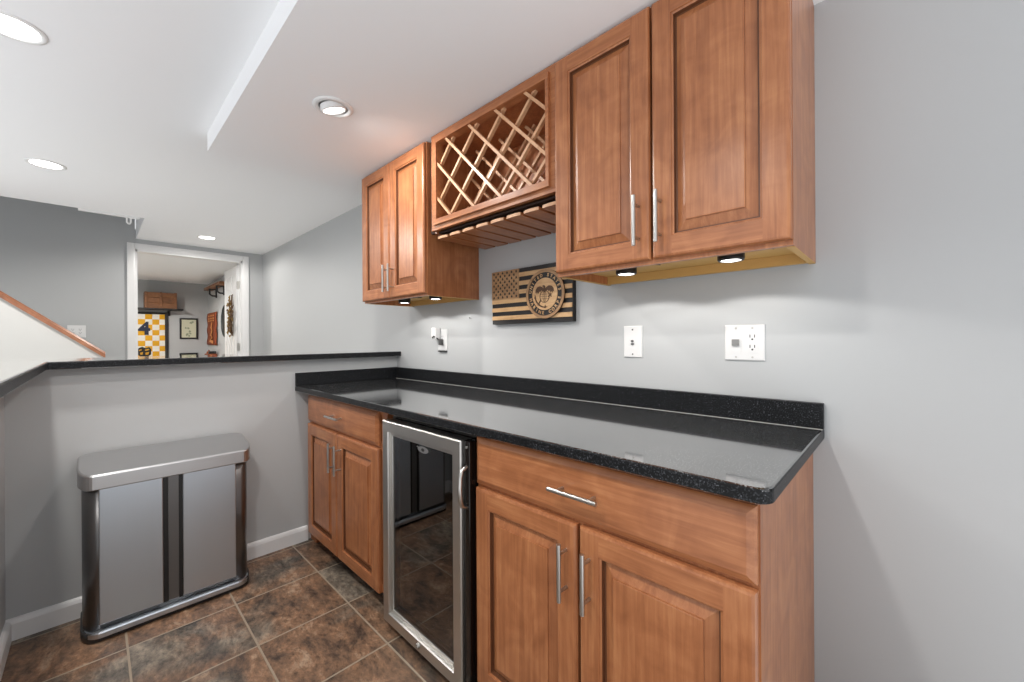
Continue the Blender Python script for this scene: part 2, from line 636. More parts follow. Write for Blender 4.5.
# the room beyond the doorway
m = MB()
m.box(XB - 0.1, XB, -2.6, 0.15, 0.0, CEIL + 0.1)
struct(m.build('wall_beyond_back', paint))
m = MB(); m.box(XB, XF - 0.12, 0.04, 0.15, 0.0, CEIL + 0.1)
struct(m.build('wall_beyond_right', paint))
m = MB(); m.box(XB, XF - 0.12, -2.7, -2.6, 0.0, CEIL + 0.1)
struct(m.build('wall_beyond_left', paint))

# door casing and jambs
door = struct(bpy.data.objects.new('door_1', None)); COL.objects.link(door); door.location = (XF, (DY0 + DY1) / 2, 0)
CW = 0.062
def casing(mb, a0, a1, lo, hi, horiz=False):
    pr = [(0, 0.0), (0, 0.010), (0.012, 0.014), (0.030, 0.016), (0.055, 0.018), (CW - 0.012, 0.022), (CW, 0.020), (CW, 0.0)]
    return pr
m = MB()
pr = casing(m, 0, 0, 0, 0)
m.prism(pr, lambda a, b, d: (XF + b, DY0 - a, d), 0.0, DZ + CW)
m.prism(pr, lambda a, b, d: (XF + b, DY1 + a, d), 0.0, DZ + CW)
m.prism(pr, lambda a, b, d: (XF + b, d, DZ + a), DY0, DY1)
m.box(XF - 0.12, XF + 0.004, DY0, DY0 + 0.018, 0, DZ)
m.box(XF - 0.12, XF + 0.004, DY1 - 0.018, DY1, 0, DZ)
m.box(XF - 0.12, XF + 0.004, DY0, DY1, DZ - 0.018, DZ)
m.build('door_frame', trim_mat, door)
# leaf, open into the room beyond, hinged on the right jamb
LY0, LY1, LX0, LX1 = -0.254, -0.219, -6.54, -5.885
m = MB()
m.box(LX0, LX1, LY0 + 0.006, LY1, 0.01, 2.10)
xs = [LX0, LX0 + 0.11, (LX0 + LX1) / 2 - 0.05, (LX0 + LX1) / 2 + 0.05, LX1 - 0.11, LX1]
m.box(xs[0], xs[1], LY0, LY0 + 0.008, 0.01, 2.10); m.box(xs[4], xs[5], LY0, LY0 + 0.008, 0.01, 2.10)
m.box(xs[2], xs[3], LY0, LY0 + 0.008, 0.01, 2.10)
for z0, z1 in ((0.01, 0.22), (0.80, 0.98), (1.70, 1.80), (1.99, 2.10)):
    m.box(xs[1], xs[2], LY0, LY0 + 0.008, z0, z1); m.box(xs[3], xs[4], LY0, LY0 + 0.008, z0, z1)
for z0, z1 in ((0.22, 0.80), (0.98, 1.70), (1.80, 1.99)):
    for a, b in ((xs[1], xs[2]), (xs[3], xs[4])):
        m.box(a + 0.03, b - 0.03, LY0 + 0.002, LY0 + 0.01, z0 + 0.03, z1 - 0.03, bev=0.003)
m.build('door_leaf', trim_mat, door)
for z in (1.10, 1.86):
    m = MB(); m.box(XF - 0.118, XF - 0.05, DY1 - 0.022, DY1 - 0.017, z - 0.045, z + 0.045)
    m.tube([(XF - 0.118, DY1 - 0.025, z - 0.05), (XF - 0.118, DY1 - 0.025, z + 0.05)], 0.008)
    m.box(LX1 - 0.002, LX1 + 0.002, LY0, LY1, z - 0.045, z + 0.045)
    m.build('hinge', nickel, door)

# ================================================================ CABINET KIT
FW = 0.057


def rect(x0, x1, z0, z1, i, y):
    return [(x0 + i, y, z0 + i), (x1 - i, y, z0 + i), (x1 - i, y, z1 - i), (x0 + i, y, z1 - i)]


def raised_door(parent, x0, x1, z0, z1, yf, name='door'):
    """raised-panel door, front face at y = yf looking towards -y"""
    m = MB()
    T = 0.02
    m.rings([rect(x0, x1, z0, z1, 0, yf + T), rect(x0, x1, z0, z1, 0, yf + 0.007),
             rect(x0, x1, z0, z1, 0.003, yf + 0.002), rect(x0, x1, z0, z1, 0.008, yf)], 0, cap1=False)
    a, b, c, d = x0 + 0.008, x1 - 0.008, z0 + 0.008, z1 - 0.008
    i0, i1, k0, k1 = x0 + FW, x1 - FW, z0 + FW, z1 - FW
    m.face([(a, yf, c), (i0, yf, c), (i0, yf, d), (a, yf, d)], 0)
    m.face([(i1, yf, c), (b, yf, c), (b, yf, d), (i1, yf, d)], 0)
    m.face([(i0, yf, c), (i1, yf, c), (i1, yf, k0), (i0, yf, k0)], 1)
    m.face([(i0, yf, k1), (i1, yf, k1), (i1, yf, d), (i0, yf, d)], 1)
    m.rings([rect(x0, x1, z0, z1, FW, yf), rect(x0, x1, z0, z1, FW + 0.001, yf + 0.003), rect(x0, x1, z0, z1, FW + 0.006, yf + 0.005)], 0, cap0=False, cap1=False)
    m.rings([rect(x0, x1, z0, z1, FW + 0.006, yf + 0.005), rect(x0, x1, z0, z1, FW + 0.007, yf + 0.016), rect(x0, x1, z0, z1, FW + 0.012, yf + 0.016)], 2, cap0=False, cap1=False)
    m.rings([rect(x0, x1, z0, z1, FW + 0.012, yf + 0.016), rect(x0, x1, z0, z1, FW + 0.037, yf + 0.0065), rect(x0, x1, z0, z1, FW + 0.0375, yf + 0.002), rect(x0, x1, z0, z1, FW + 0.040, yf + 0.0015)], 0, cap0=False)
    bmesh.ops.remove_doubles(m.bm, verts=m.bm.verts[:], dist=1e-5)
    return m.build(name, [wood_v, wood_h, groove_shade], parent)


def bar_pull(parent, c, yf, vertical, length=0.146, span=0.096):
    m = MB()
    x, z = c
    y = yf - 0.032
    h = length / 2
    if vertical:
        m.tube([(x, y, z - h), (x, y, z + h)], 0.006, 14)
        for k in (-1, 1):
            m.tube([(x, yf, z + k * span / 2), (x, y, z + k * span / 2)], 0.0045, 10)
    else:
        m.tube([(x - h, y, z), (x + h, y, z)], 0.006, 14)
        for k in (-1, 1):
            m.tube([(x + k * span / 2, yf, z), (x + k * span / 2, y, z)], 0.0045, 10)
    return m.build('handle', nickel, parent)


def drawer_front(parent, x0, x1, z0, z1, yf):
    m = MB()
    T = 0.02
    m.rings([rect(x0, x1, z0, z1, 0, yf + T), rect(x0, x1, z0, z1, 0, yf + 0.009), rect(x0, x1, z0, z1, 0.004, yf + 0.006),
             rect(x0, x1, z0, z1, 0.014, yf + 0.001), rect(x0, x1, z0, z1, 0.016, yf)])
    return m.build('drawer', wood_h, parent)


# ---------------------------------------------------------------- base cabinets
YB = -0.63                        # front of the doors


def base_cabinet(label, x0, x1, doors, drawer, handles, dh, filler=None):
    t = thing('base_cabinet', label, 'cabinet', ((x0 + x1) / 2, -0.3, 0))
    yb = YB + 0.02
    m = MB()
    m.box(x0, x0 + 0.018, yb + 0.019, -0.001, 0.10, 0.883)
    m.box(x1 - 0.018, x1, yb + 0.019, -0.001, 0.0, 0.883)
    m.box(x0 + 0.018, x1 - 0.018, -0.02, -0.001, 0.10, 0.883)
    m.box(x0 + 0.018, x1 - 0.018, yb + 0.019, -0.02, 0.10, 0.118)
    m.build('carcass', wood_v, t)
    m = MB()                       # face frame
    fw = 0.03
    m.box(x0, x0 + fw, yb, yb + 0.019, 0.085, 0.883); m.box(x1 - fw - 0.02, x1, yb, yb + 0.019, 0.085, 0.883)
    for z0, z1 in ((0.085, 0.12), (0.70, 0.73), (0.853, 0.883)):
        m.box(x0 + fw, x1 - fw - 0.02, yb, yb + 0.019, z0, z1)
    m.build('face_frame', wood_v, t)
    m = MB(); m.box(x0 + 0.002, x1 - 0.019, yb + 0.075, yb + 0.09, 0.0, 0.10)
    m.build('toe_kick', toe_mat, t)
    for (a, b), hx in zip(doors, handles):
        d = raised_door(t, a, b, 0.084, 0.708, YB)
        bar_pull(d, (hx, 0.588), YB, True)
    d = drawer_front(t, drawer[0], drawer[1], 0.720, 0.868, YB)
    bar_pull(d, (dh, 0.793), YB, False)
    if filler:
        m = MB(); m.box(filler, x0, yb + 0.03, yb + 0.045, 0.0, 0.883)
        m.build('filler_or_shade_strip', wood_v, t)
    return t


base_cabinet('brown maple base cabinet with one drawer and two doors beside the grey half wall', -2.462, -1.578,
             [(-2.452, -2.062), (-2.052, -1.633)], (-2.452, -1.633), (-2.078, -2.006), -2.045, filler=XH + 0.001)
base_cabinet('brown maple base cabinet at right end of counter with wide drawer over two doors', -0.994, -0.195,
             [(-0.989, -0.600), (-0.591, -0.198)], (-0.989, -0.198), (-0.630, -0.560), -0.592)

# ---------------------------------------------------------------- countertop
t = thing('countertop', 'black speckled granite countertop with low backsplash over the base cabinets', 'countertop', (-1.36, -0.3, 0.884))
m = MB()
def slab_outline(i):
    x0, x1, y0, y1, r = XH + i * 0, -0.168 - i, -0.662 + i, -0.0, 0.028
    pts = [(x0, y1), (x0, y0)]
    for k in range(7):
        a = -math.pi / 2 + math.pi / 2 * k / 6
        pts.append((x1 - r + r * math.cos(a), y0 + r + r * math.sin(a)))
    pts.append((x1, y1))
    return pts
m.rings([[(a, b, z) for a, b in slab_outline(i)] for i, z in ((0.003, 0.884), (0.0, 0.887), (0.0, 0.909), (0.0015, 0.9125), (0.005, 0.914))])
def shade_sides(mb):
    mb.bm.normal_update()
    for fc in mb.bm.faces:
        fc.material_index = 0 if abs(fc.normal.z) > 0.5 else 1
shade_sides(m)
m.build('slab', [granite_mat, granite_shaded], t)
m = MB(); m.box(XH + 0.02, -0.168, -0.02, -0.0005, 0.914, 0.989, bev=0.002)
m.build('backsplash', granite_shaded, t)
m = MB(); m.box(XH + 0.02, -0.170, -0.0215, -0.0195, 0.9135, 0.9152)
m.build('caulk_line', plain('caulk', srgb(190, 188, 182), 0.5), t)
m = MB(); m.box(XH + 0.0005, XH + 0.02, -0.662, -0.0005, 0.914, 0.990, bev=0.002)
m.build('backsplash', granite_shaded, t)

# ---------------------------------------------------------------- bar top
m = MB()
bx = -2.497
yi = -1.607
outline = [(-2.93, -0.0005), (-2.93, -2.05), (-0.95, -2.05), (-0.95, yi), (bx, yi), (bx, -0.0005)]
def inset(i):
    return [(-2.93 + i, -0.0005), (-2.93 + i, -2.05 + i), (-0.95 - i, -2.05 + i), (-0.95 - i, yi - i), (bx - i, yi - i), (bx - i, -0.0005)]
m.rings([[(a, b, z) for a, b in inset(i)] for i, z in ((0.002, 1.067), (0, 1.070), (0, 1.094), (0.002, 1.0975), (0.005, 1.099))])
shade_sides(m)
tag(m.build('bar_top', [granite_mat, granite_shaded]), 'dark granite L-shaped bar top capping the grey half wall', 'bar top')

# ---------------------------------------------------------------- beverage cooler
cx0, cx1 = -1.549, -1.002
t = thing('beverage_cooler', 'stainless framed glass door beverage cooler between the base cabinets', 'cooler', (-1.27, -0.3, 0))
m = MB()
m.box(cx0, cx0 + 0.02, -0.60, -0.03, 0.03, 0.862); m.box(cx1 - 0.02, cx1, -0.60, -0.03, 0.03, 0.862)
m.box(cx0 + 0.02, cx1 - 0.02, -0.60, -0.03, 0.03, 0.07); m.box(cx0 + 0.02, cx1 - 0.02, -0.60, -0.03, 0.84, 0.862)
m.box(cx0 + 0.02, cx1 - 0.02, -0.05, -0.03, 0.07, 0.84)
m.box(cx0 + 0.03, cx1 - 0.03, -0.58, -0.06, 0.0, 0.03)
m.build('housing', black_gl, t)
FX0, FX1, FZ0, FZ1, YD = -1.541, -1.031, 0.035, 0.852, -0.655
dr = MB()
w = 0.042
dr.rings([rect(FX0, FX1, FZ0, FZ1, 0, -0.605), rect(FX0, FX1, FZ0, FZ1, 0, YD + 0.004), rect(FX0, FX1, FZ0, FZ1, 0.004, YD),
          rect(FX0, FX1, FZ0, FZ1, w, YD), rect(FX0, FX1, FZ0, FZ1, w + 0.003, YD + 0.004), rect(FX0, FX1, FZ0, FZ1, w + 0.003, YD + 0.012),
          rect(FX0, FX1, FZ0, FZ1, w + 0.016, YD + 0.012), rect(FX0, FX1, FZ0, FZ1, w + 0.018, YD + 0.02), rect(FX0, FX1, FZ0, FZ1, w + 0.018, -0.605)], cap0=False, cap1=False)
dr = dr.build('door', steel_door, t)
m = MB(); m.box(FX0 + w + 0.017, FX1 - w - 0.017, YD + 0.016, YD + 0.022, FZ0 + w + 0.017, FZ1 - w - 0.017)
m.build('glass_pane', glass_mat, dr)
m = MB(); m.box(FX1 + 0.0005, cx1, YD + 0.012, -0.605, FZ0, FZ1, bev=0.003)
side = m.build('side_strip', black_gl, dr)
m = MB()
hx = -1.014
m.tube([(hx, YD + 0.012, 0.64), (hx, YD - 0.008, 0.648), (hx, YD - 0.015, 0.67), (hx, YD - 0.017, 0.705), (hx, YD - 0.015, 0.74), (hx, YD - 0.008, 0.762), (hx, YD + 0.012, 0.77)], [0.006, 0.007, 0.008, 0.008, 0.008, 0.007, 0.006], 12)
m.build('handle', nickel, dr)
m = MB(); m.lathe([(0.0045, 0.0), (0.0045, 0.002), (0.002, 0.003)], (hx, YD + 0.012, 0.832), 'Y', 12)
m.build('screw', nickel, dr)
m = MB(); m.lathe([(0.010, 0), (0.010, 0.006), (0.008, 0.008), (0.004, 0.008), (0.004, 0.005)], (-1.285, YD, 0.058), 'Y', 20)
m.build('lock', nickel, dr)
m = MB()
fn = lambda a, b, d: (-1.268 + a, YD + 0.016 - d, 0.776 + b)
m.prism([(0.034 * math.cos(k * math.pi / 12), 0.012 * math.sin(k * math.pi / 12)) for k in range(24)], fn, 0.0, 0.0012, 0)
m.prism([(-0.034 + 0.006 * math.cos(k), 0.007 + 0.003 * math.sin(k)) for k in range(6)], fn, 0.0012, 0.002, 0)
m.prism([(0.010 * math.cos(k * math.pi / 6), 0.006 * math.sin(k * math.pi / 6)) for k in range(12)], fn, 0.0012, 0.002, 1)
m.build('emblem', [plain('emblem_grey', srgb(150, 150, 150), 0.4, 0.6), slot_mat], dr)
for z in (0.2, 0.34, 0.47, 0.60, 0.655, 0.725):
    m = MB()
    m.tube([(cx0 + 0.03, -0.57, z), (cx1 - 0.03, -0.57, z), (cx1 - 0.03, -0.09, z), (cx0 + 0.03, -0.09, z), (cx0 + 0.03, -0.57, z)], 0.004, 8)
    for k in range(12):
        x = cx0 + 0.06 + k * (cx1 - cx0 - 0.12) / 11
        m.tube([(x, -0.57, z), (x, -0.09, z)], 0.0018, 6)
    m.build('wire_shelf', plain('shelf_wire', srgb(120, 120, 120), 0.4, 0.6), t)

# ================================================================ WALL CABINETS
YU = -0.355                       # front of the upper doors
ZU = 1.398                        # their underside
puck_src = None


def wall_cabinet(label, x0, x1, doors, handles, hz, zd0):
    t = thing('wall_cabinet', label, 'cabinet', ((x0 + x1) / 2, -0.17, ZU))
    yb = YU + 0.02
    m = MB()
    m.box(x0, x0 + 0.016, yb + 0.019, -0.001, ZU, 2.152); m.box(x1 - 0.016, x1, yb + 0.019, -0.001, ZU, 2.152)
    m.box(x0 + 0.016, x1 - 0.016, -0.012, -0.001, ZU + 0.03, 2.152); m.box(x0 + 0.016, x1 - 0.016, yb + 0.019, -0.012, 2.134, 2.152)
    m.build('carcass', wood_v, t)
    m = MB()
    fw = 0.034
    m.box(x0, x0 + fw, yb, yb + 0.019, ZU, 2.152); m.box(x1 - fw, x1, yb, yb + 0.019, ZU, 2.152)
    m.box(x0 + fw, x1 - fw, yb, yb + 0.019, ZU, ZU + 0.036); m.box(x0 + fw, x1 - fw, yb, yb + 0.019, 2.11, 2.152)
    m.build('face_frame', wood_v, t)
    m = MB()
    m.box(x0 + 0.0165, x1 - 0.0165, yb + 0.0195, -0.0125, ZU + 0.03, ZU + 0.042)       # recessed bottom panel
    m.box(x0 + 0.0165, x1 - 0.0165, -0.03, -0.0125, ZU, ZU + 0.0295)                   # hanging rail at the wall
    m.build('bottom_panel', wood_under, t)
    for a in (x0 + 0.0003, x1 - 0.0163):   # raw lower edges of the two sides
        m = MB(); m.box(a, a + 0.016, yb + 0.0195, -0.001, ZU - 0.0012, ZU)
        m.build('edge_band', wood_under, t)
    for (a, b), hx in zip(doors, handles):
        d = raised_door(t, a, b, zd0, 2.146, YU)
        bar_pull(d, (hx, hz), YU, True)
    return t


wall_cabinet('brown maple wall cabinet left of the wine rack, with two narrow doors', -2.342, -1.680,
             [(-2.338, -2.018), (-2.011, -1.683)], (-2.028, -1.972), 1.512, 1.408)
wall_cabinet('large brown maple wall cabinet at the right, two doors with bar pulls', -0.878, -0.186,
             [(-0.875, -0.529), (-0.522, -0.187)], (-0.563, -0.497), 1.522, 1.410)

# wine rack cabinet with stemware holder
rx0, rx1, rz0 = -1.630, -0.8795, 1.700
t = thing('wine_rack_cabinet', 'brown maple wine rack cabinet with diagonal lattice and stemware slots below', 'wine rack', (-1.24, -0.17, 1.66))
yb = YU + 0.012
m = MB()
m.box(rx0, rx0 + 0.016, yb + 0.019, -0.001, 1.69, 2.152); m.box(rx1 - 0.016, rx1, yb + 0.019, -0.001, 1.69, 2.152)
m.box(rx0 + 0.016, rx1 - 0.016, -0.012, -0.001, rz0, 2.152); m.box(rx0 + 0.016, rx1 - 0.016, yb + 0.019, -0.012, 2.134, 2.152)
m.box(rx0 + 0.016, rx1 - 0.016, yb + 0.019, -0.012, 1.712, 1.73)
m.build('carcass', wood_v, t)
ox0, ox1, oz0, oz1 = -1.578, -0.916, 1.746, 2.106
m = MB()
m.box(rx0, ox0 - 0.002, yb, yb + 0.019, rz0, 2.152); m.box(ox1 + 0.002, rx1, yb, yb + 0.019, rz0, 2.152)
m.box(ox0 - 0.002, ox1 + 0.002, yb, yb + 0.019, rz0, oz0 - 0.002); m.box(ox0 - 0.002, ox1 + 0.002, yb, yb + 0.019, oz1 + 0.002, 2.152)
m.build('face_frame', wood_h, t)
m = MB()                           # applied frame around the lattice
def fr(i, y): return rect(ox0 - 0.026, ox1 + 0.014, oz0 - 0.024, oz1 + 0.022, 0, y) if i else rect(ox0, ox1, oz0, oz1, 0, y)
m.rings([fr(1, yb), fr(1, yb - 0.012), fr(0, yb - 0.012), fr(0, yb + 0.03)], cap0=False, cap1=False)
m.build('lattice_frame', wood_h, t)


def clip(x0, z0, dx, dz, bounds):
    """clip an infinite line through (x0, z0) to the opening"""
    lo, hi = -9, 9
    for p, d, a, b in ((x0, dx, bounds[0], bounds[1]), (z0, dz, bounds[2], bounds[3])):
        t0, t1 = (a - p) / d, (b - p) / d
        lo, hi = max(lo, min(t0, t1)), min(hi, max(t0, t1))
    return lo, hi


def lattice(y0, y1, name, mat, w=0.0115, ofs=0.0):
    P = 0.164
    for sgn in (1, -1):
        ya, yb2 = (y0, (y0 + y1) / 2) if sgn < 0 else ((y0 + y1) / 2, y1)
        for k in range(-8, 9):
            px = -1.496 + ofs + k * P
            lo, hi = clip(px, 2.090, sgn, 1.0, (ox0 - 0.004, ox1 + 0.004, oz0 - 0.004, oz1 + 0.004))
            if hi - lo < 0.03:
                continue
            n = Vector((-1.0, 0, sgn)).normalized() * w / 2
            A, B = Vector((px + sgn * lo, 0, 2.090 + lo)), Vector((px + sgn * hi, 0, 2.090 + hi))
            m = MB()
            quad = [A + n, A - n, B - n, B + n]
            m.prism([(v.x, v.z) for v in quad], lambda a, b, d: (a, d, b), ya, yb2)
            m.build(name, mat, t)


lattice(yb - 0.004, yb + 0.026, 'lattice_slat', wood_in)
lattice(-0.16, -0.13, 'rear_lattice_slat', wood_in)
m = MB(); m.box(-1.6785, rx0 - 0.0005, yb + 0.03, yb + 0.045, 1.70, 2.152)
m.build('filler_or_shade_strip', gap_shade, t)  # added to block light through the gap, gap shade put into its colour
# stemware holder: board with T-slots, eight slats running front to back
m = MB(); m.box(rx0 + 0.0165, rx1 - 0.0165, yb + 0.03, -0.004, 1.690, 1.698)
m.build('stemware_board', gap_shade, t)
n = 8
pitch = (rx1 - rx0) / n
for k in range(n):
    c = rx0 + pitch * (k + 0.5)
    a, b = max(c - pitch / 2 + 0.0085, rx0 + 0.004), min(c + pitch / 2 - 0.0085, rx1 - 0.004)
    m = MB(); m.box(c - 0.010, c + 0.010, yb + 0.06, -0.006, 1.676, 1.690)
    # slat with a rounded front tip
    pts = [(b, -0.004), (a, -0.004)]
    for q in range(9):
        ang = math.pi - math.pi * q / 8
        pts.append(((a + b) / 2 + (b - a) / 2 * math.cos(ang) * 1.0, yb + 0.029 - 0.006 * math.sin(ang)))
    m.prism(pts, lambda x, y, d: (x, y, d), 1.664, 1.676)
    m.bm.normal_update()
    for fc in m.bm.faces:
        if abs(fc.normal.z) < 0.1 and fc.calc_center_median().y < yb + 0.036:
            fc.material_index = 1
    m.build('stemware_slat', [wood_d, wood_in], t)

# ---------------------------------------------------------------- puck lights
def puck(x, y, label):
    z1 = ZU + 0.0295
    t = thing('puck_light', label, 'puck light', (x, y, z1 - 0.034), 'puck lights under the wall cabinets')
    m = MB(); m.lathe([(0.034, 0.034), (0.034, 0.004), (0.031, 0.0), (0.026, 0.0), (0.026, 0.004)], (x, y, z1 - 0.034), n=36, smooth=False)
    m.build('housing', black_pl, t)
    m = MB(); m.lathe([(0.0255, 0.0042), (0.0255, 0.0025), (0.018, 0.0005), (0.004, 0.0002)], (x, y, z1 - 0.034), n=32, smooth=True)
    m.build('lens', puck_lens, t)
    m = MB(); m.tube([(x + 0.033, y + 0.01, z1 - 0.006), (x + 0.05, y + 0.03, z1 - 0.004), (x + 0.075, y + 0.035, z1 - 0.004), (x + 0.09, y + 0.06, z1 - 0.004)], 0.0025, 8)
    m.build('cable', black_pl, t)
    ld = bpy.data.lights.new('puck_lamp', 'SPOT')
    ld.energy = PUCK_W
    ld.color = (1.0, 0.97, 0.93)
    ld.spot_size = R(150)
    ld.spot_blend = 0.14
    ld.shadow_soft_size = 0.007
    lo = bpy.data.objects.new('puck_lamp', ld)
    COL.objects.link(lo)
    lo.parent = t
    lo.location = (0, 0, -0.006)


puck(-2.101, -0.21, 'black puck light under the left wall cabinet, nearer the half wall')
puck(-1.792, -0.21, 'black puck light under the left wall cabinet, nearer the flag plaque')
puck(-0.668, -0.235, 'black puck light under the right wall cabinet, left of the pair')
puck(-0.345, -0.245, 'black puck light under the right wall cabinet, nearest the cabinet end')

# ================================================================ ON THE WALL
# wooden flag plaque
PX0, PX1, PZ0, PZ1 = -1.549, -1.036, 1.256, 1.526
t = thing('flag_plaque', 'wooden black and tan flag plaque with round emblem hanging on the grey wall', 'plaque', (-1.296, 0, PZ0))
YP = -0.022
m = MB(); m.box(PX0, PX1, YP, -0.0005, PZ0, PZ1)
m.build('board', burnt, t)
sh = (PZ1 - PZ0) / 13
UX = PX0 + 0.192
m = MB()
for k in range(13):
    if k % 2:
        z1 = PZ1 - k * sh
        m.box((UX if k < 7 else PX0) + 0.0005, PX1 - 0.004, YP - 0.004, YP + 0.001, z1 - sh, z1, bev=0.0008)
m.build('stripes', wood_plaque, t)
m = MB(); m.box(PX0, UX, YP - 0.004, YP + 0.001, PZ1 - 7 * sh, PZ1, bev=0.0008)
un = m.build('union', wood_union, t)
m = MB()
def star(cx, cz, r):
    return [(cx + (r if k % 2 == 0 else r * 0.42) * math.sin(k * math.pi / 5), cz + (r if k % 2 == 0 else r * 0.42) * math.cos(k * math.pi / 5)) for k in range(10)]
for row in range(9):
    nstar = 6 if row % 2 == 0 else 5
    for c in range(nstar):
        x = PX0 + 0.0165 + (c + (0 if nstar == 6 else 0.5)) * 0.0318
        z = PZ1 - 0.0115 - row * (7 * sh - 0.023) / 8
        m.prism(star(x, z, 0.0078), lambda a, b, d: (a, d, b), YP - 0.0055, YP - 0.0035)
m.build('stars', burnt, un)
ec, er = (-1.188, 1.387), 0.113
def edisc(r0, r1, y0, y1, mat, name, par, n=64):
    m = MB()
    A = [[(ec[0] + r * math.cos(2 * math.pi * k / n), y, ec[1] + r * math.sin(2 * math.pi * k / n)) for k in range(n)] for r, y in ((r0, y0), (r0, y1), (r1, y1), (r1, y0))]
    m.rings(A, cap0=False, cap1=False) if r1 > 0.001 else m.rings(A[:2])
    return m.build(name, mat, par)
em = edisc(er, 0, YP - 0.002, YP - 0.009, burnt, 'emblem', t)
edisc(er, er - 0.013, YP - 0.0085, YP - 0.013, wood_union, 'outer_ring', em)
edisc(er * 0.66, 0, YP - 0.0085, YP - 0.011, wood_plaque, 'medallion', em)
m = MB()
rl = er * 0.775
def ring_text(txt, a0, a1, flip):
    n = len(txt)
    for i, ch in enumerate(txt):
        if ch == ' ':
            continue
        a = a0 + (a1 - a0) * i / (n - 1)
        th = R(a)
        c, s_ = math.cos(th), math.sin(th)
        # up direction of the letter: outward (top) or inward (bottom)
        ux, uz = (c, s_) if not flip else (-c, -s_)
        rx, rz = uz, -ux
        text_mesh(ch, 0.0205, lambda p, q, d: (ec[0] + rl * c + rx * p + ux * q, YP - 0.0088 - d, ec[1] + rl * s_ + rz * p + uz * q), m, depth=0.002, bold=0.0006)
ring_text('UNITED STATES', 170, 10, False)
ring_text('MARINE CORPS', 195, 345, True)
m.build('lettering', wood_plaque, em)
m = MB()                           # eagle, globe and anchor cut into the middle
yq0, yq1 = YP - 0.0108, YP - 0.0125
pf = lambda a, b, d: (ec[0] + a, d, ec[1] + b)
m.rings([[(ec[0] + r * math.cos(k * math.pi / 14), y, ec[1] - 0.012 + r * math.sin(k * math.pi / 14)) for k in range(28)] for r, y in ((0.029, yq0), (0.029, yq1), (0.0262, yq1), (0.0262, yq0))], cap0=False, cap1=False)
for q in (-0.009, 0.0, 0.009):    # meridians of the globe
    m.tube([(ec[0] + q * math.cos(a) * 1.0, (yq0 + yq1) / 2, ec[1] - 0.012 + 0.027 * math.sin(a)) for a in [R(-90 + 180 * k / 8) for k in range(9)]], 0.0009, 6)
for q in (-0.010, 0.0, 0.010):
    m.box(ec[0] - math.sqrt(0.027 ** 2 - q * q), ec[0] + math.sqrt(0.027 ** 2 - q * q), yq1, yq0, ec[1] - 0.0127 + q, ec[1] - 0.0113 + q)
for sg in (-1, 1):                 # spread wings with feather notches
    m.prism([(sg * a, b) for a, b in ((0.004, 0.020), (0.012, 0.031), (0.026, 0.037), (0.042, 0.034), (0.053, 0.022), (0.055, 0.006), (0.049, 0.012), (0.046, 0.001), (0.041, 0.011), (0.036, 0.003), (0.032, 0.014), (0.025, 0.010), (0.020, 0.017), (0.010, 0.013))], pf, yq0, yq1)
m.prism([(-0.006, 0.008), (0.006, 0.008), (0.007, 0.022), (0.005, 0.032), (0.001, 0.038), (-0.005, 0.041), (-0.010, 0.039), (-0.014, 0.035), (-0.008, 0.034), (-0.006, 0.028), (-0.007, 0.020)], pf, yq0, yq1)
yy = (yq0 + yq1) / 2
m.tube([(ec[0] + 0.040, yy, ec[1] - 0.002), (ec[0] + 0.022, yy, ec[1] - 0.014)], 0.003, 8)      # anchor shank, passing behind the globe
m.tube([(ec[0] - 0.021, yy, ec[1] - 0.027), (ec[0] - 0.040, yy, ec[1] - 0.050)], 0.003, 8)
m.tube([(ec[0] + 0.030, yy, ec[1] + 0.002), (ec[0] + 0.040, yy, ec[1] - 0.016)], 0.002, 8)
arc = []
for k in range(9):
    a = R(178 + 104 * k / 8)
    arc.append((ec[0] + 0.004 + 0.062 * math.cos(a), yy, ec[1] - 0.003 + 0.058 * math.sin(a)))
m.tube(arc, [0.001, 0.002, 0.003, 0.0035, 0.0035, 0.0035, 0.003, 0.002, 0.001], 8)
for p0 in (arc[1], arc[-2]):
    m.prism([(p0[0] - ec[0] + a, p0[2] - ec[1] + b) for a, b in ((-0.007, -0.004), (0.007, -0.004), (0.001, 0.011))], pf, yq0, yq1)
m.build('crest', engrave, em)


def receptacle(parent, fn, cz):
    """face of a duplex outlet, centred; fn(a, b, d)"""
    m = MB()
    m.prism([(-0.0165, -0.033), (0.0165, -0.033), (0.0165, 0.033), (-0.0165, 0.033)], fn, 0.004, 0.0075)
    r_ = m.build('receptacle', plate_mat, parent)
    m = MB()
    for s_ in (-1, 1):
        z = cz + s_ * 0.0165
        for a in (-0.0065, 0.0065):
            m.prism([(a - 0.0012, z), (a + 0.0012, z), (a + 0.0012, z + 0.0095), (a - 0.0012, z + 0.0095)], fn, 0.0072, 0.0079)
        m.prism([(0.003 * math.cos(k), z - 0.0055 + 0.003 * math.sin(k)) for k in [i * math.pi / 4 for i in range(8)]], fn, 0.0072, 0.0079)
    m.build('slots', slot_mat, r_)
    return r_


def plate(parent, fn, w, h):
    m = MB()
    def lp(i, d): return [fn(-w / 2 + i, -h / 2 + i, d), fn(w / 2 - i, -h / 2 + i, d), fn(w / 2 - i, h / 2 - i, d), fn(-w / 2 + i, h / 2 - i, d)]
    m.rings([lp(0, 0.0003), lp(0, 0.0035), lp(0.003, 0.0058)])
    return m.build('plate', plate_mat, parent)


def screws(parent, fn, pts):
    for a, b in pts:
        m = MB()
        m.prism([(a + 0.0032 * math.cos(k), b + 0.0032 * math.sin(k)) for k in [i * math.pi / 5 for i in range(10)]], fn, 0.005, 0.0065)
        m.build('screw', slot_mat if parent['category'] == 'wall jack' else nickel, parent)


def wall_fn(cx, cz):
    return lambda a, b, d: (cx + a, -d, cz + b)


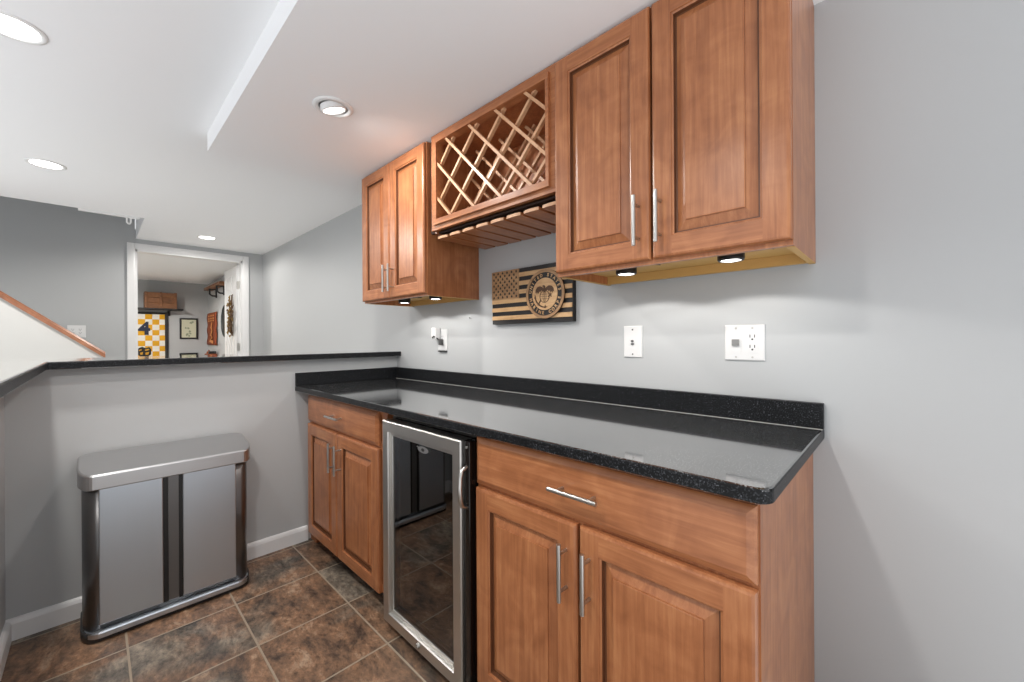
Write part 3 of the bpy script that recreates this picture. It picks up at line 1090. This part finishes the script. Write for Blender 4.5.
# outlet with adaptor and plug near the half wall
c = (-2.012, 1.176)
t = thing('wall_outlet', 'white outlet plate with white adaptor and dark plug, below the left wall cabinet', 'outlet', (c[0], 0, c[1] - 0.06))
f = wall_fn(*c)
plate(t, f, 0.09, 0.128); receptacle(t, f, 0); screws(t, f, [(0, 0)])
m = MB(); m.box(-2.075, -2.03, -0.045, -0.0065, 1.182, 1.252, bev=0.006)
m.tube([(-2.06, -0.045, 1.19), (-2.04, -0.05, 1.20), (-2.03, -0.03, 1.185), (-2.02, -0.012, 1.165)], 0.004, 8, 1)
m.build('adaptor', [plate_mat, slot_mat], t)
m = MB(); m.box(-2.022, -1.998, -0.03, -0.0075, 1.145, 1.182, bev=0.004)
m.build('plug', plain('plug_grey', srgb(70, 70, 70), 0.5), t)
m = MB(); m.box(-2.05, -1.972, -0.012, -0.0005, 1.104, 1.111)
m.build('plate_shadow', slot_mat, t)  # dark strip under the plate, its cast shade built as a bar

# cable jack plate
c = (-0.766, 1.167)
t = thing('cable_jack', 'single white wall plate with small centre jack, under the right wall cabinet', 'wall jack', (c[0], 0, c[1] - 0.06))
f = wall_fn(*c)
plate(t, f, 0.077, 0.124); screws(t, f, [(0, 0.047), (0, -0.049)])
m = MB(); m.prism([(-0.006, -0.012), (0.006, -0.012), (0.006, -0.006), (-0.006, -0.006)], f, 0.005, 0.009)
m.lathe([(0.0045, 0), (0.0045, 0.008), (0.002, 0.008)], f(0, 0.002, 0.005), 'Y', 12)
m.build('jack', plain('jack_grey', srgb(96, 96, 96), 0.4, 0.4), t)

# double plate with switch and duplex outlet
c = (-0.3745, 1.164)
t = thing('switch_outlet_plate', 'double white wall plate with slide switch and duplex outlet', 'switch plate', (c[0], 0, c[1] - 0.06))
f = wall_fn(*c)
plate(t, f, 0.117, 0.116)
receptacle(t, wall_fn(c[0] + 0.024, c[1]), 0)
screws(t, f, [(-0.024, 0.047), (-0.024, -0.047), (0.024, 0.047), (0.024, -0.047)])
fs = wall_fn(c[0] - 0.024, c[1])
m = MB(); m.prism([(-0.0165, -0.033), (0.0165, -0.033), (0.0165, 0.033), (-0.0165, 0.033)], fs, 0.004, 0.0075)
sw = m.build('switch', plate_mat, t)
m = MB(); m.prism([(-0.0105, -0.010), (0.0105, -0.010), (0.0105, 0.011), (-0.0105, 0.011)], fs, 0.0072, 0.014)
m.build('slider', plain('switch_grey', srgb(130, 130, 130), 0.4), sw)

# nail left in the wall
m = MB(); m.tube([(-1.75, -0.0002, 1.299), (-1.75, -0.010, 1.300)], 0.0015, 8); m.lathe([(0.004, 0), (0.004, 0.0015), (0.002, 0.002)], (-1.75, -0.009, 1.300), 'Y', 10)
tag(m.build('nail', slot_mat), 'small dark nail in the grey wall left of the flag plaque', 'nail')

# ================================================================ TRASH CAN
t = thing('trash_can', 'stainless rectangular step trash can standing against the grey half wall', 'trash can', (-2.41, -1.24, 0))
TX0, TX1, TY0, TY1 = -2.535, -2.268, -1.526, -0.937      # back, front, left, right


def can_outline(i, n=8):
    x0, x1, y0, y1 = TX0 + i, TX1 - i, TY0 + i, TY1 - i
    rf, ry, rb = 0.105, 0.043, 0.040
    pts = []
    for (cx, cy, rx, ry_, a0) in ((x1 - rf, y1 - ry, rf, ry, 0), (x0 + rb, y1 - rb, rb, rb, 90), (x0 + rb, y0 + rb, rb, rb, 180), (x1 - rf, y0 + ry, rf, ry, 270)):
        for k in range(n + 1):
            a = R(a0 + 90 * k / n)
            pts.append((cx + rx * math.cos(a), cy + ry_ * math.sin(a)))
    return pts
def loop(i, z, tilt=0.0):
    return [(a, b, z + tilt * (TX1 - a) / (TX1 - TX0)) for a, b in can_outline(i)]
m = MB(); m.rings([loop(0.010, 0.0), loop(0.006, 0.004), loop(0.006, 0.040)], smooth=True)
m.build('base', plain('can_base', srgb(46, 46, 47), 0.4), t)
m = MB(); m.rings([loop(0.012, 0.0405), loop(0.012, 0.600, 0.02)])
for fc in m.bm.faces:
    fc.smooth = len(fc.verts) == 4
m.build('body', steel_dark, t)
m = MB()
m.rings([loop(0.003, 0.598, 0.02), loop(0.0, 0.602, 0.02), loop(0.0, 0.652, 0.04), loop(0.002, 0.656, 0.04), loop(0.006, 0.658, 0.04)])
for e in m.bm.edges:
    if len(e.link_faces) == 2 and abs(e.link_faces[0].calc_center_median().z - e.link_faces[1].calc_center_median().z) > 1e-4:
        e.smooth = False
for fc in m.bm.faces:
    fc.smooth = len(fc.verts) == 4
m.build('lid', steel_lid, t)
for y0, y1 in ((-1.466, -1.274), (-1.208, -1.012)):
    m = MB(); m.box(TX1 - 0.014, TX1 - 0.004, y0, y1, 0.066, 0.604, bev=0.003)
    m.build('front_panel', steel, t)
m = MB(); m.box(TX1 - 0.016, TX1 - 0.009, -1.256, -1.222, 0.066, 0.604); 
m.build('divider', steel_dark, t)
for y0, y1 in ((-1.2735, -1.2565), (-1.2215, -1.2085)):
    m = MB(); m.box(TX1 - 0.018, TX1 - 0.0105, y0, y1, 0.062, 0.604)
    m.build('divider_seam', black_pl, t)
# step bar wrapping the foot of the front
m = MB()
def pedal(i, x_out):
    pts = []
    n = 8
    y0, y1 = TY0 + 0.016 + i, TY1 - 0.016 - i
    x1 = TX1 + x_out - i
    for k in range(n + 1):
        a = R(90 - 90 * k / n)
        pts.append((x1 - 0.07 + 0.07 * math.cos(a), y1 - 0.05 + 0.05 * math.sin(a)))
    for k in range(n + 1):
        a = R(0 - 90 * k / n)
        pts.append((x1 - 0.07 + 0.07 * math.cos(a), y0 + 0.05 + 0.05 * math.sin(a)))
    return pts
m.rings([[(a, b, z) for a, b in pedal(i, 0.005)] for i, z in ((0.006, 0.016), (0.0, 0.020), (0.0, 0.037), (0.003, 0.042), (0.012, 0.045))])
m.build('step_bar', steel, t)

# ================================================================ CEILING LIGHTS
def can_light(x, y, label, group='flush recessed ceiling lights', energy=CAN_W, z=CEIL, cone=174):
    t = thing('recessed_light', label, 'ceiling light', (x, y, z), group)
    m = MB(); m.lathe([(0.085, -0.0005), (0.085, -0.003), (0.078, -0.006), (0.068, -0.004), (0.066, -0.0005)], (x, y, z), n=48, smooth=True)
    m.build('trim_ring', trim_mat, t)
    m = MB(); m.lathe([(0.0655, -0.0008), (0.0655, -0.0025), (0.03, -0.003), (0.004, -0.003)], (x, y, z), n=40, smooth=True)
    m.build('lens', lens_mat, t)
    ld = bpy.data.lights.new('can_lamp', 'SPOT')
    ld.energy = energy
    ld.color = WARM
    ld.spot_size = R(cone)
    ld.spot_blend = 0.35
    ld.shadow_soft_size = 0.05
    lo = bpy.data.objects.new('can_lamp', ld)
    COL.objects.link(lo)
    lo.parent = t
    lo.location = (0, 0, -0.012)
    return t


can_light(-2.170, -1.668, 'large bright recessed ceiling light at upper left, nearest the camera', cone=140)
can_light(-3.706, -1.672, 'recessed ceiling light on the left above the stair rail', energy=68.0)
can_light(-5.19, -0.655, 'recessed ceiling light just in front of the white doorway', energy=26.0)

can_light(-0.62, -1.66, 'recessed ceiling light in the row nearest the right, above the left bar wing', energy=46.0, cone=140)

# adjustable light in the soffit
gx, gy = -1.712, -0.775
t = thing('gimbal_light', 'tilted round gimbal light set in the soffit above the counter', 'ceiling light', (gx, gy, SOFF))
m = MB(); m.lathe([(0.078, -0.0005), (0.078, -0.004), (0.072, -0.008), (0.058, -0.007), (0.056, -0.0005)], (gx, gy, SOFF), n=48, smooth=True)
m.build('trim_ring', trim_mat, t)
tdir = Vector((-0.05, 0.30, -1.0)).normalized()
rot = Vector((0, 0, -1)).rotation_difference(tdir).to_matrix()
m = MB(); m.lathe([(0.050, 0.012), (0.052, -0.010), (0.046, -0.014), (0.042, -0.010), (0.041, -0.004)], (gx, gy, SOFF - 0.004), n=40, smooth=True, rot=rot)
m.build('gimbal_ring', trim_mat, t)
m = MB(); m.lathe([(0.0405, -0.004), (0.0405, -0.009), (0.02, -0.012), (0.004, -0.0125)], (gx, gy, SOFF - 0.004), n=36, smooth=True, rot=rot)
m.build('lens', lens_mat, t)
ld = bpy.data.lights.new('gimbal_lamp', 'SPOT')
ld.energy = GIM_W
ld.color = WARM
ld.spot_size = R(174)
ld.spot_blend = 0.5
ld.shadow_soft_size = 0.03
lo = bpy.data.objects.new('gimbal_lamp', ld)
COL.objects.link(lo)
lo.parent = t
lo.matrix_local = Matrix.Translation(tdir * 0.03) @ rot.to_4x4()

# ================================================================ STAIRS SIDE
m = MB()
def capz(y): return kz(y)
prof = [(-0.025, -0.012), (-0.028, 0.022), (-0.012, 0.038), (0.127, 0.038), (0.143, 0.022), (0.140, -0.012), (0.118, -0.012), (0.118, 0.001), (-0.003, 0.001), (-0.003, -0.012)]
yA, yBq = -1.41, -2.55
A = [(KX + 0.0 - a + 0.0, yA, kz(yA) + b + 0.001) for a, b in prof]
B = [(KX - a, yBq, kz(yBq) + b + 0.001) for a, b in prof]
m.rings([A, B])
tag(m.build('stair_handrail', wood_oak), 'sloping brown oak rail cap on the white stair wall at left', 'handrail')

c = (-1.592, 1.278)
t = thing('wall_outlet', 'white double outlet plate on the grey wall just above the stair rail', 'outlet', (XF, c[0], c[1] - 0.06))
fx = lambda a, b, d: (XF + d, c[0] + a, c[1] + b)
plate(t, fx, 0.125, 0.118)
for s_ in (-0.024, 0.024):
    receptacle(t, lambda a, b, d, s_=s_: fx(a + s_, b, d), 0)

m = MB()
by = HY - 0.085
m.box(HX - 0.06, HX - 0.004, by - 0.035, by + 0.012, CEIL - 0.004, CEIL + 0.012)
m.tube([(HX - 0.03, by - 0.024, CEIL + 0.0), (HX - 0.03, by - 0.024, CEIL - 0.05), (HX - 0.03, by - 0.012, CEIL - 0.064), (HX - 0.03, by, CEIL - 0.05), (HX - 0.03, by, CEIL + 0.0)], 0.007, 10)
tag(m.build('ceiling_bracket', trim_mat), 'small white bracket at the corner of the stair ceiling opening', 'bracket')

# ================================================================ ROOM BEYOND THE DOORWAY
# shelf with crate
t = thing('wall_shelf', 'dark wall shelf holding the wooden crate in the far room', 'shelf', (XB, -0.75, 1.72))
m = MB(); m.box(XB, XB + 0.25, -1.25, -0.35, 1.725, 1.75, bev=0.003)
m.build('board', iron, t)
for y in (-0.53, -1.12):
    m = MB(); m.box(XB, XB + 0.012, y - 0.02, y + 0.02, 1.63, 1.725); m.box(XB, XB + 0.18, y - 0.02, y + 0.02, 1.714, 1.725)
    m.tube([(XB + 0.01, y, 1.64), (XB + 0.16, y, 1.716)], 0.009, 8)
    m.build('bracket', iron, t)
t = thing('wooden_crate', 'brown wooden crate on the dark shelf in the far room', 'crate', (XB + 0.13, -0.65, 1.75))
m = MB()
y0, y1, x0, x1, z0, z1 = -0.87, -0.44, XB + 0.02, XB + 0.23, 1.7505, 2.03
for k in range(3):
    a = z0 + k * (z1 - z0) / 3
    b = a + (z1 - z0) / 3 - 0.006
    m.box(x1 - 0.014, x1, y0, y1, a, b, bev=0.002); m.box(x0, x0 + 0.014, y0, y1, a, b, bev=0.002)
    m.box(x0 + 0.014, x1 - 0.014, y0, y0 + 0.014, a, b); m.box(x0 + 0.014, x1 - 0.014, y1 - 0.014, y1, a, b)
m.box(x0 + 0.014, x1 - 0.014, y0 + 0.014, y1 - 0.014, z0, z0 + 0.012)
m.build('slats', wood_crate, t)
for y in (y0 + 0.02, (y0 + y1) / 2, y1 - 0.02):
    m = MB(); m.box(x1, x1 + 0.010, y - 0.018, y + 0.018, z0, z1, bev=0.002)
    m.build('batten', wood_crate, t)

# framed checkered flag with the number four
t = thing('checkered_banner', 'yellow and white checkered banner with dark number 4, black framed, in far room', 'banner', (XB, -0.85, 0.45))
BY0, BY1, BZ0, BZ1 = -1.16, -0.552, 0.45, 1.655
m = MB()
m.box(XB + 0.004, XB + 0.035, BY1 - 0.035, BY1 + 0.01, BZ0, BZ1 + 0.03, bev=0.003); m.box(XB + 0.004, XB + 0.035, BY0 - 0.01, BY0 + 0.035, BZ0, BZ1 + 0.03, bev=0.003)
m.box(XB + 0.004, XB + 0.035, BY0 + 0.035, BY1 - 0.035, BZ1, BZ1 + 0.03, bev=0.003); m.box(XB + 0.004, XB + 0.035, BY0 + 0.035, BY1 - 0.035, BZ0, BZ0 + 0.03, bev=0.003)
m.build('frame', iron, t)
m = MB()
nn, mm = 24, 30
def cl(i, j):
    y = BY0 + 0.03 + (BY1 - BY0 - 0.06) * i / nn
    z = BZ0 + 0.025 + (BZ1 - BZ0 - 0.03) * j / mm
    return (XB + 0.016 + 0.003 * math.sin(y * 31 + z * 5) + 0.002 * math.sin(z * 23), y, z)
vg = [[m.bm.verts.new(cl(i, j)) for j in range(mm + 1)] for i in range(nn + 1)]
for i in range(nn):
    for j in range(mm):
        m.bm.faces.new((vg[i][j], vg[i + 1][j], vg[i + 1][j + 1], vg[i][j + 1])).smooth = True
cloth = m.build('cloth', checker_mat, t)
m = MB()
text_mesh('4', 0.30, lambda a, b, d: (XB + 0.0225 + d, -0.862 + a, 1.39 + b), m, depth=0.003, bold=0.012)
m.build('number', navy, cloth)
m = MB()
fe = lambda a, b, d: (XB + d, -0.86 + a, 0.995 + b)
m.prism([(-0.09, -0.05), (-0.05, -0.09), (0.04, -0.095), (0.085, -0.05), (0.088, 0.04), (0.06, 0.08), (0.02, 0.06), (-0.03, 0.085), (-0.075, 0.065), (-0.095, 0.01)], fe, 0.0225, 0.025, 0)
for q in ([(-0.075, 0.03), (-0.04, 0.045), (-0.035, 0.025), (-0.07, 0.01)], [(0.0, 0.03), (0.05, 0.05), (0.065, 0.03), (0.015, 0.01)], [(-0.06, -0.02), (-0.02, -0.005), (-0.025, -0.05), (-0.05, -0.055)], [(0.01, -0.02), (0.06, -0.005), (0.05, -0.05), (0.015, -0.06)]):
    m.prism(q, fe, 0.0248, 0.027, 1)
m.build('emblem', [blackprint, goldprint], cloth)

# framed print
def framed(name, label, y0, y1, z0, z1, dep=0.022, fw=0.028):
    t = thing(name, label, 'picture', (XB, (y0 + y1) / 2, z0))
    rc = lambda i, x: [(x, y0 + i, z0 + i), (x, y1 - i, z0 + i), (x, y1 - i, z1 - i), (x, y0 + i, z1 - i)]
    m = MB(); m.rings([rc(0, XB + 0.001), rc(0, XB + dep), rc(fw * 0.8, XB + dep), rc(fw, XB + 0.008), rc(fw, XB + 0.001)], cap0=False, cap1=False)
    m.build('frame', iron, t)
    m = MB(); m.box(XB + 0.001, XB + 0.008, y0 + fw, y1 - fw, z0 + fw, z1 - fw)
    pr = m.build('print', paper, t)
    return t, pr
t, pr = framed('framed_print', 'black framed cream print on the far room wall beside the checkered banner', -0.38, -0.112, 1.212, 1.598)
m = MB()
random.seed(3)
for k in range(9):
    y, z = random.uniform(-0.33, -0.17), random.uniform(1.27, 1.54)
    m.prism([(y + random.uniform(0.008, 0.028) * math.cos(a), z + random.uniform(0.008, 0.03) * math.sin(a)) for a in [i * math.pi / 3 for i in range(6)]], lambda a, b, d: (d, a, b), XB + 0.008, XB + 0.009)
m.build('ink', paper_ink, pr)
framed('framed_print', 'low cream print in black frame, its top just above the bar top', -0.385, -0.12, 0.55, 0.955, 0.03, 0.03)

# shelf with iron brackets on the right wall
YR = 0.04
t = thing('wall_shelf', 'brown wooden shelf on black pipe brackets high on the right in far room', 'shelf', (-8.8, YR, 1.9))
m = MB(); m.box(-9.08, -7.8, YR - 0.13, YR - 0.0005, 2.085, 2.125, bev=0.004)
m.build('board', wood_crate, t)
for x in (-8.70, -8.10):
    m = MB(); m.tube([(x, YR - 0.001, 1.96), (x, YR - 0.02, 1.96), (x, YR - 0.07, 1.965), (x, YR - 0.105, 1.99), (x, YR - 0.11, 2.085)], 0.014, 10)
    m.tube([(x, YR - 0.012, 1.93), (x, YR - 0.012, 2.085)], 0.012, 10); m.tube([(x, YR - 0.012, 2.075), (x, YR - 0.11, 2.075)], 0.010, 10)
    m.build('bracket', iron, t)

# orange lettered banner
t = thing('orange_banner', 'narrow rust orange banner with pale lettering on the far room side wall', 'banner', (-9.08, YR, 1.10))
m = MB()
nn, mm = 6, 24
def ob(i, j):
    x = -9.50 + 0.86 * i / nn
    z = 1.10 + 0.59 * j / mm
    return (x, YR - 0.018 - 0.006 * math.sin(j * 0.7) - 0.004 * math.sin(i * 1.3), z)
vg = [[m.bm.verts.new(ob(i, j)) for j in range(mm + 1)] for i in range(nn + 1)]
for i in range(nn):
    for j in range(mm):
        m.bm.faces.new((vg[i][j], vg[i + 1][j], vg[i + 1][j + 1], vg[i][j + 1])).smooth = True
r_ = bmesh.ops.extrude_face_region(m.bm, geom=m.bm.faces[:])
for v in r_['geom']:
    if isinstance(v, bmesh.types.BMVert):
        v.co.y += 0.004
cb = m.build('cloth', orange_cloth, t)
m = MB()
random.seed(11)
for k, z in enumerate((1.63, 1.58, 1.54)):
    for q in range(3):
        x = -9.32 + q * 0.2
        m.box(x, x + 0.14, YR - 0.036, YR - 0.028, z - 0.012, z + 0.012, bev=0.002)
pts = [(-8.98, 1.50), (-9.06, 1.42), (-8.96, 1.36), (-9.10, 1.28), (-8.94, 1.24), (-9.16, 1.18), (-8.90, 1.15)]
m.tube([(x, YR - 0.032, z) for x, z in pts], [0.03, 0.045, 0.035, 0.05, 0.04, 0.05, 0.03], 8)
for v in m.bm.verts:
    v.co.y = YR - 0.032 + (v.co.y - (YR - 0.032)) * 0.12
m.build('lettering', cream_print, cb)

# round dark sign on the side wall behind the door leaf
t = thing('round_sign', 'round dark teal wall sign half hidden behind the white door', 'wall sign', (-7.99, YR, 1.27))
m = MB(); m.lathe([(0.26, 0.0005), (0.26, 0.02), (0.235, 0.026), (0.23, 0.018), (0.01, 0.018)], (-7.99, YR, 1.50), 'Y', 48)
m.build('disc', teal, t)
m = MB(); m.lathe([(0.262, 0.014), (0.262, 0.028), (0.24, 0.03), (0.238, 0.02)], (-7.99, YR, 1.50), 'Y', 48)
m.build('rim', iron, t)

# dried garland on the door leaf
t = thing('door_swag', 'dried gold and brown swag hanging on the white open door', 'wreath', (-6.07, LY0, 1.22))
random.seed(5)
for nm, mt, cnt in (('golden_sprigs', wreath_gold, 46), ('brown_sprigs', wreath_brown, 46)):
    m = MB()
    for k in range(cnt):
        u = random.random()
        z = 1.25 + 0.44 * u
        wd = 0.10 * math.sin(math.pi * min(1, max(0.08, u * 0.9 + 0.05)))
        x = -6.07 + random.uniform(-wd, wd) + (0.02 if mt is wreath_brown else -0.02)
        dx, dz = random.uniform(-0.04, 0.04), random.choice((-1, 1)) * random.uniform(0.03, 0.06)
        y = LY0 - random.uniform(0.012, 0.045)
        m.tube([(x, y + 0.006, z), (x + dx * 0.5, y - 0.008, z + dz * 0.5), (x + dx, y, z + dz)], [0.003, 0.011, 0.002], 6)
    m.build(nm, mt, t)['kind'] = 'stuff'
m = MB(); m.tube([(-6.07, LY0 - 0.012, 1.75), (-6.07, LY0 - 0.02, 1.5), (-6.07, LY0 - 0.012, 1.24)], 0.008, 8)
m.tube([(-6.07, LY0 - 0.001, 1.76), (-6.07, LY0 - 0.012, 1.75)], 0.005, 8)
m.build('stem', wreath_brown, t)

# low cabinet under the side wall with a small box on it
t = thing('low_cabinet', 'low dark cabinet against the far room side wall, mostly behind the bar', 'cabinet', (-8.75, -0.12, 0))
m = MB(); m.box(-9.10, -8.40, YR - 0.34, YR - 0.002, 0.04, 0.86, bev=0.004); m.box(-9.12, -8.38, YR - 0.36, YR - 0.002, 0.86, 0.885, bev=0.003)
m.build('body', wood_crate, t)
for x0, x1 in ((-9.09, -8.755), (-8.745, -8.41)):
    m = MB(); m.box(x0, x1, YR - 0.358, YR - 0.3405, 0.07, 0.85, bev=0.003)
    d = m.build('door', wood_crate, t)
    m = MB(); m.lathe([(0.006, 0), (0.006, 0.012), (0.013, 0.018), (0.010, 0.026)], ((-8.79 if x0 < -9 else -8.71), YR - 0.358, 0.5), 'Y', 14)
    m.build('knob', iron, d)
t = thing('small_box', 'small rust coloured box with black items on it, beyond the bar top', 'box', (-8.79, -0.04, 0.885))
m = MB(); m.box(-8.98, -8.60, -0.10, 0.02, 0.8855, 0.950, bev=0.004)
m.build('carton', rust_box, t)
m = MB(); m.lathe([(0.035, 0), (0.035, 0.03), (0.015, 0.045), (0.013, 0.06)], (-8.90, -0.05, 0.950), 'Z', 16)
m.build('bottle_top', rust_box, t)
m = MB(); m.box(-8.72, -8.62, -0.09, 0.01, 0.950, 0.995, bev=0.006)
m.build('black_case', black_pl, t)

# unseen lamp added to brighten the room beyond
can_light(-7.6, -1.5, 'added unseen ceiling lamp brightening the far room beyond the doorway', None, 170.0)
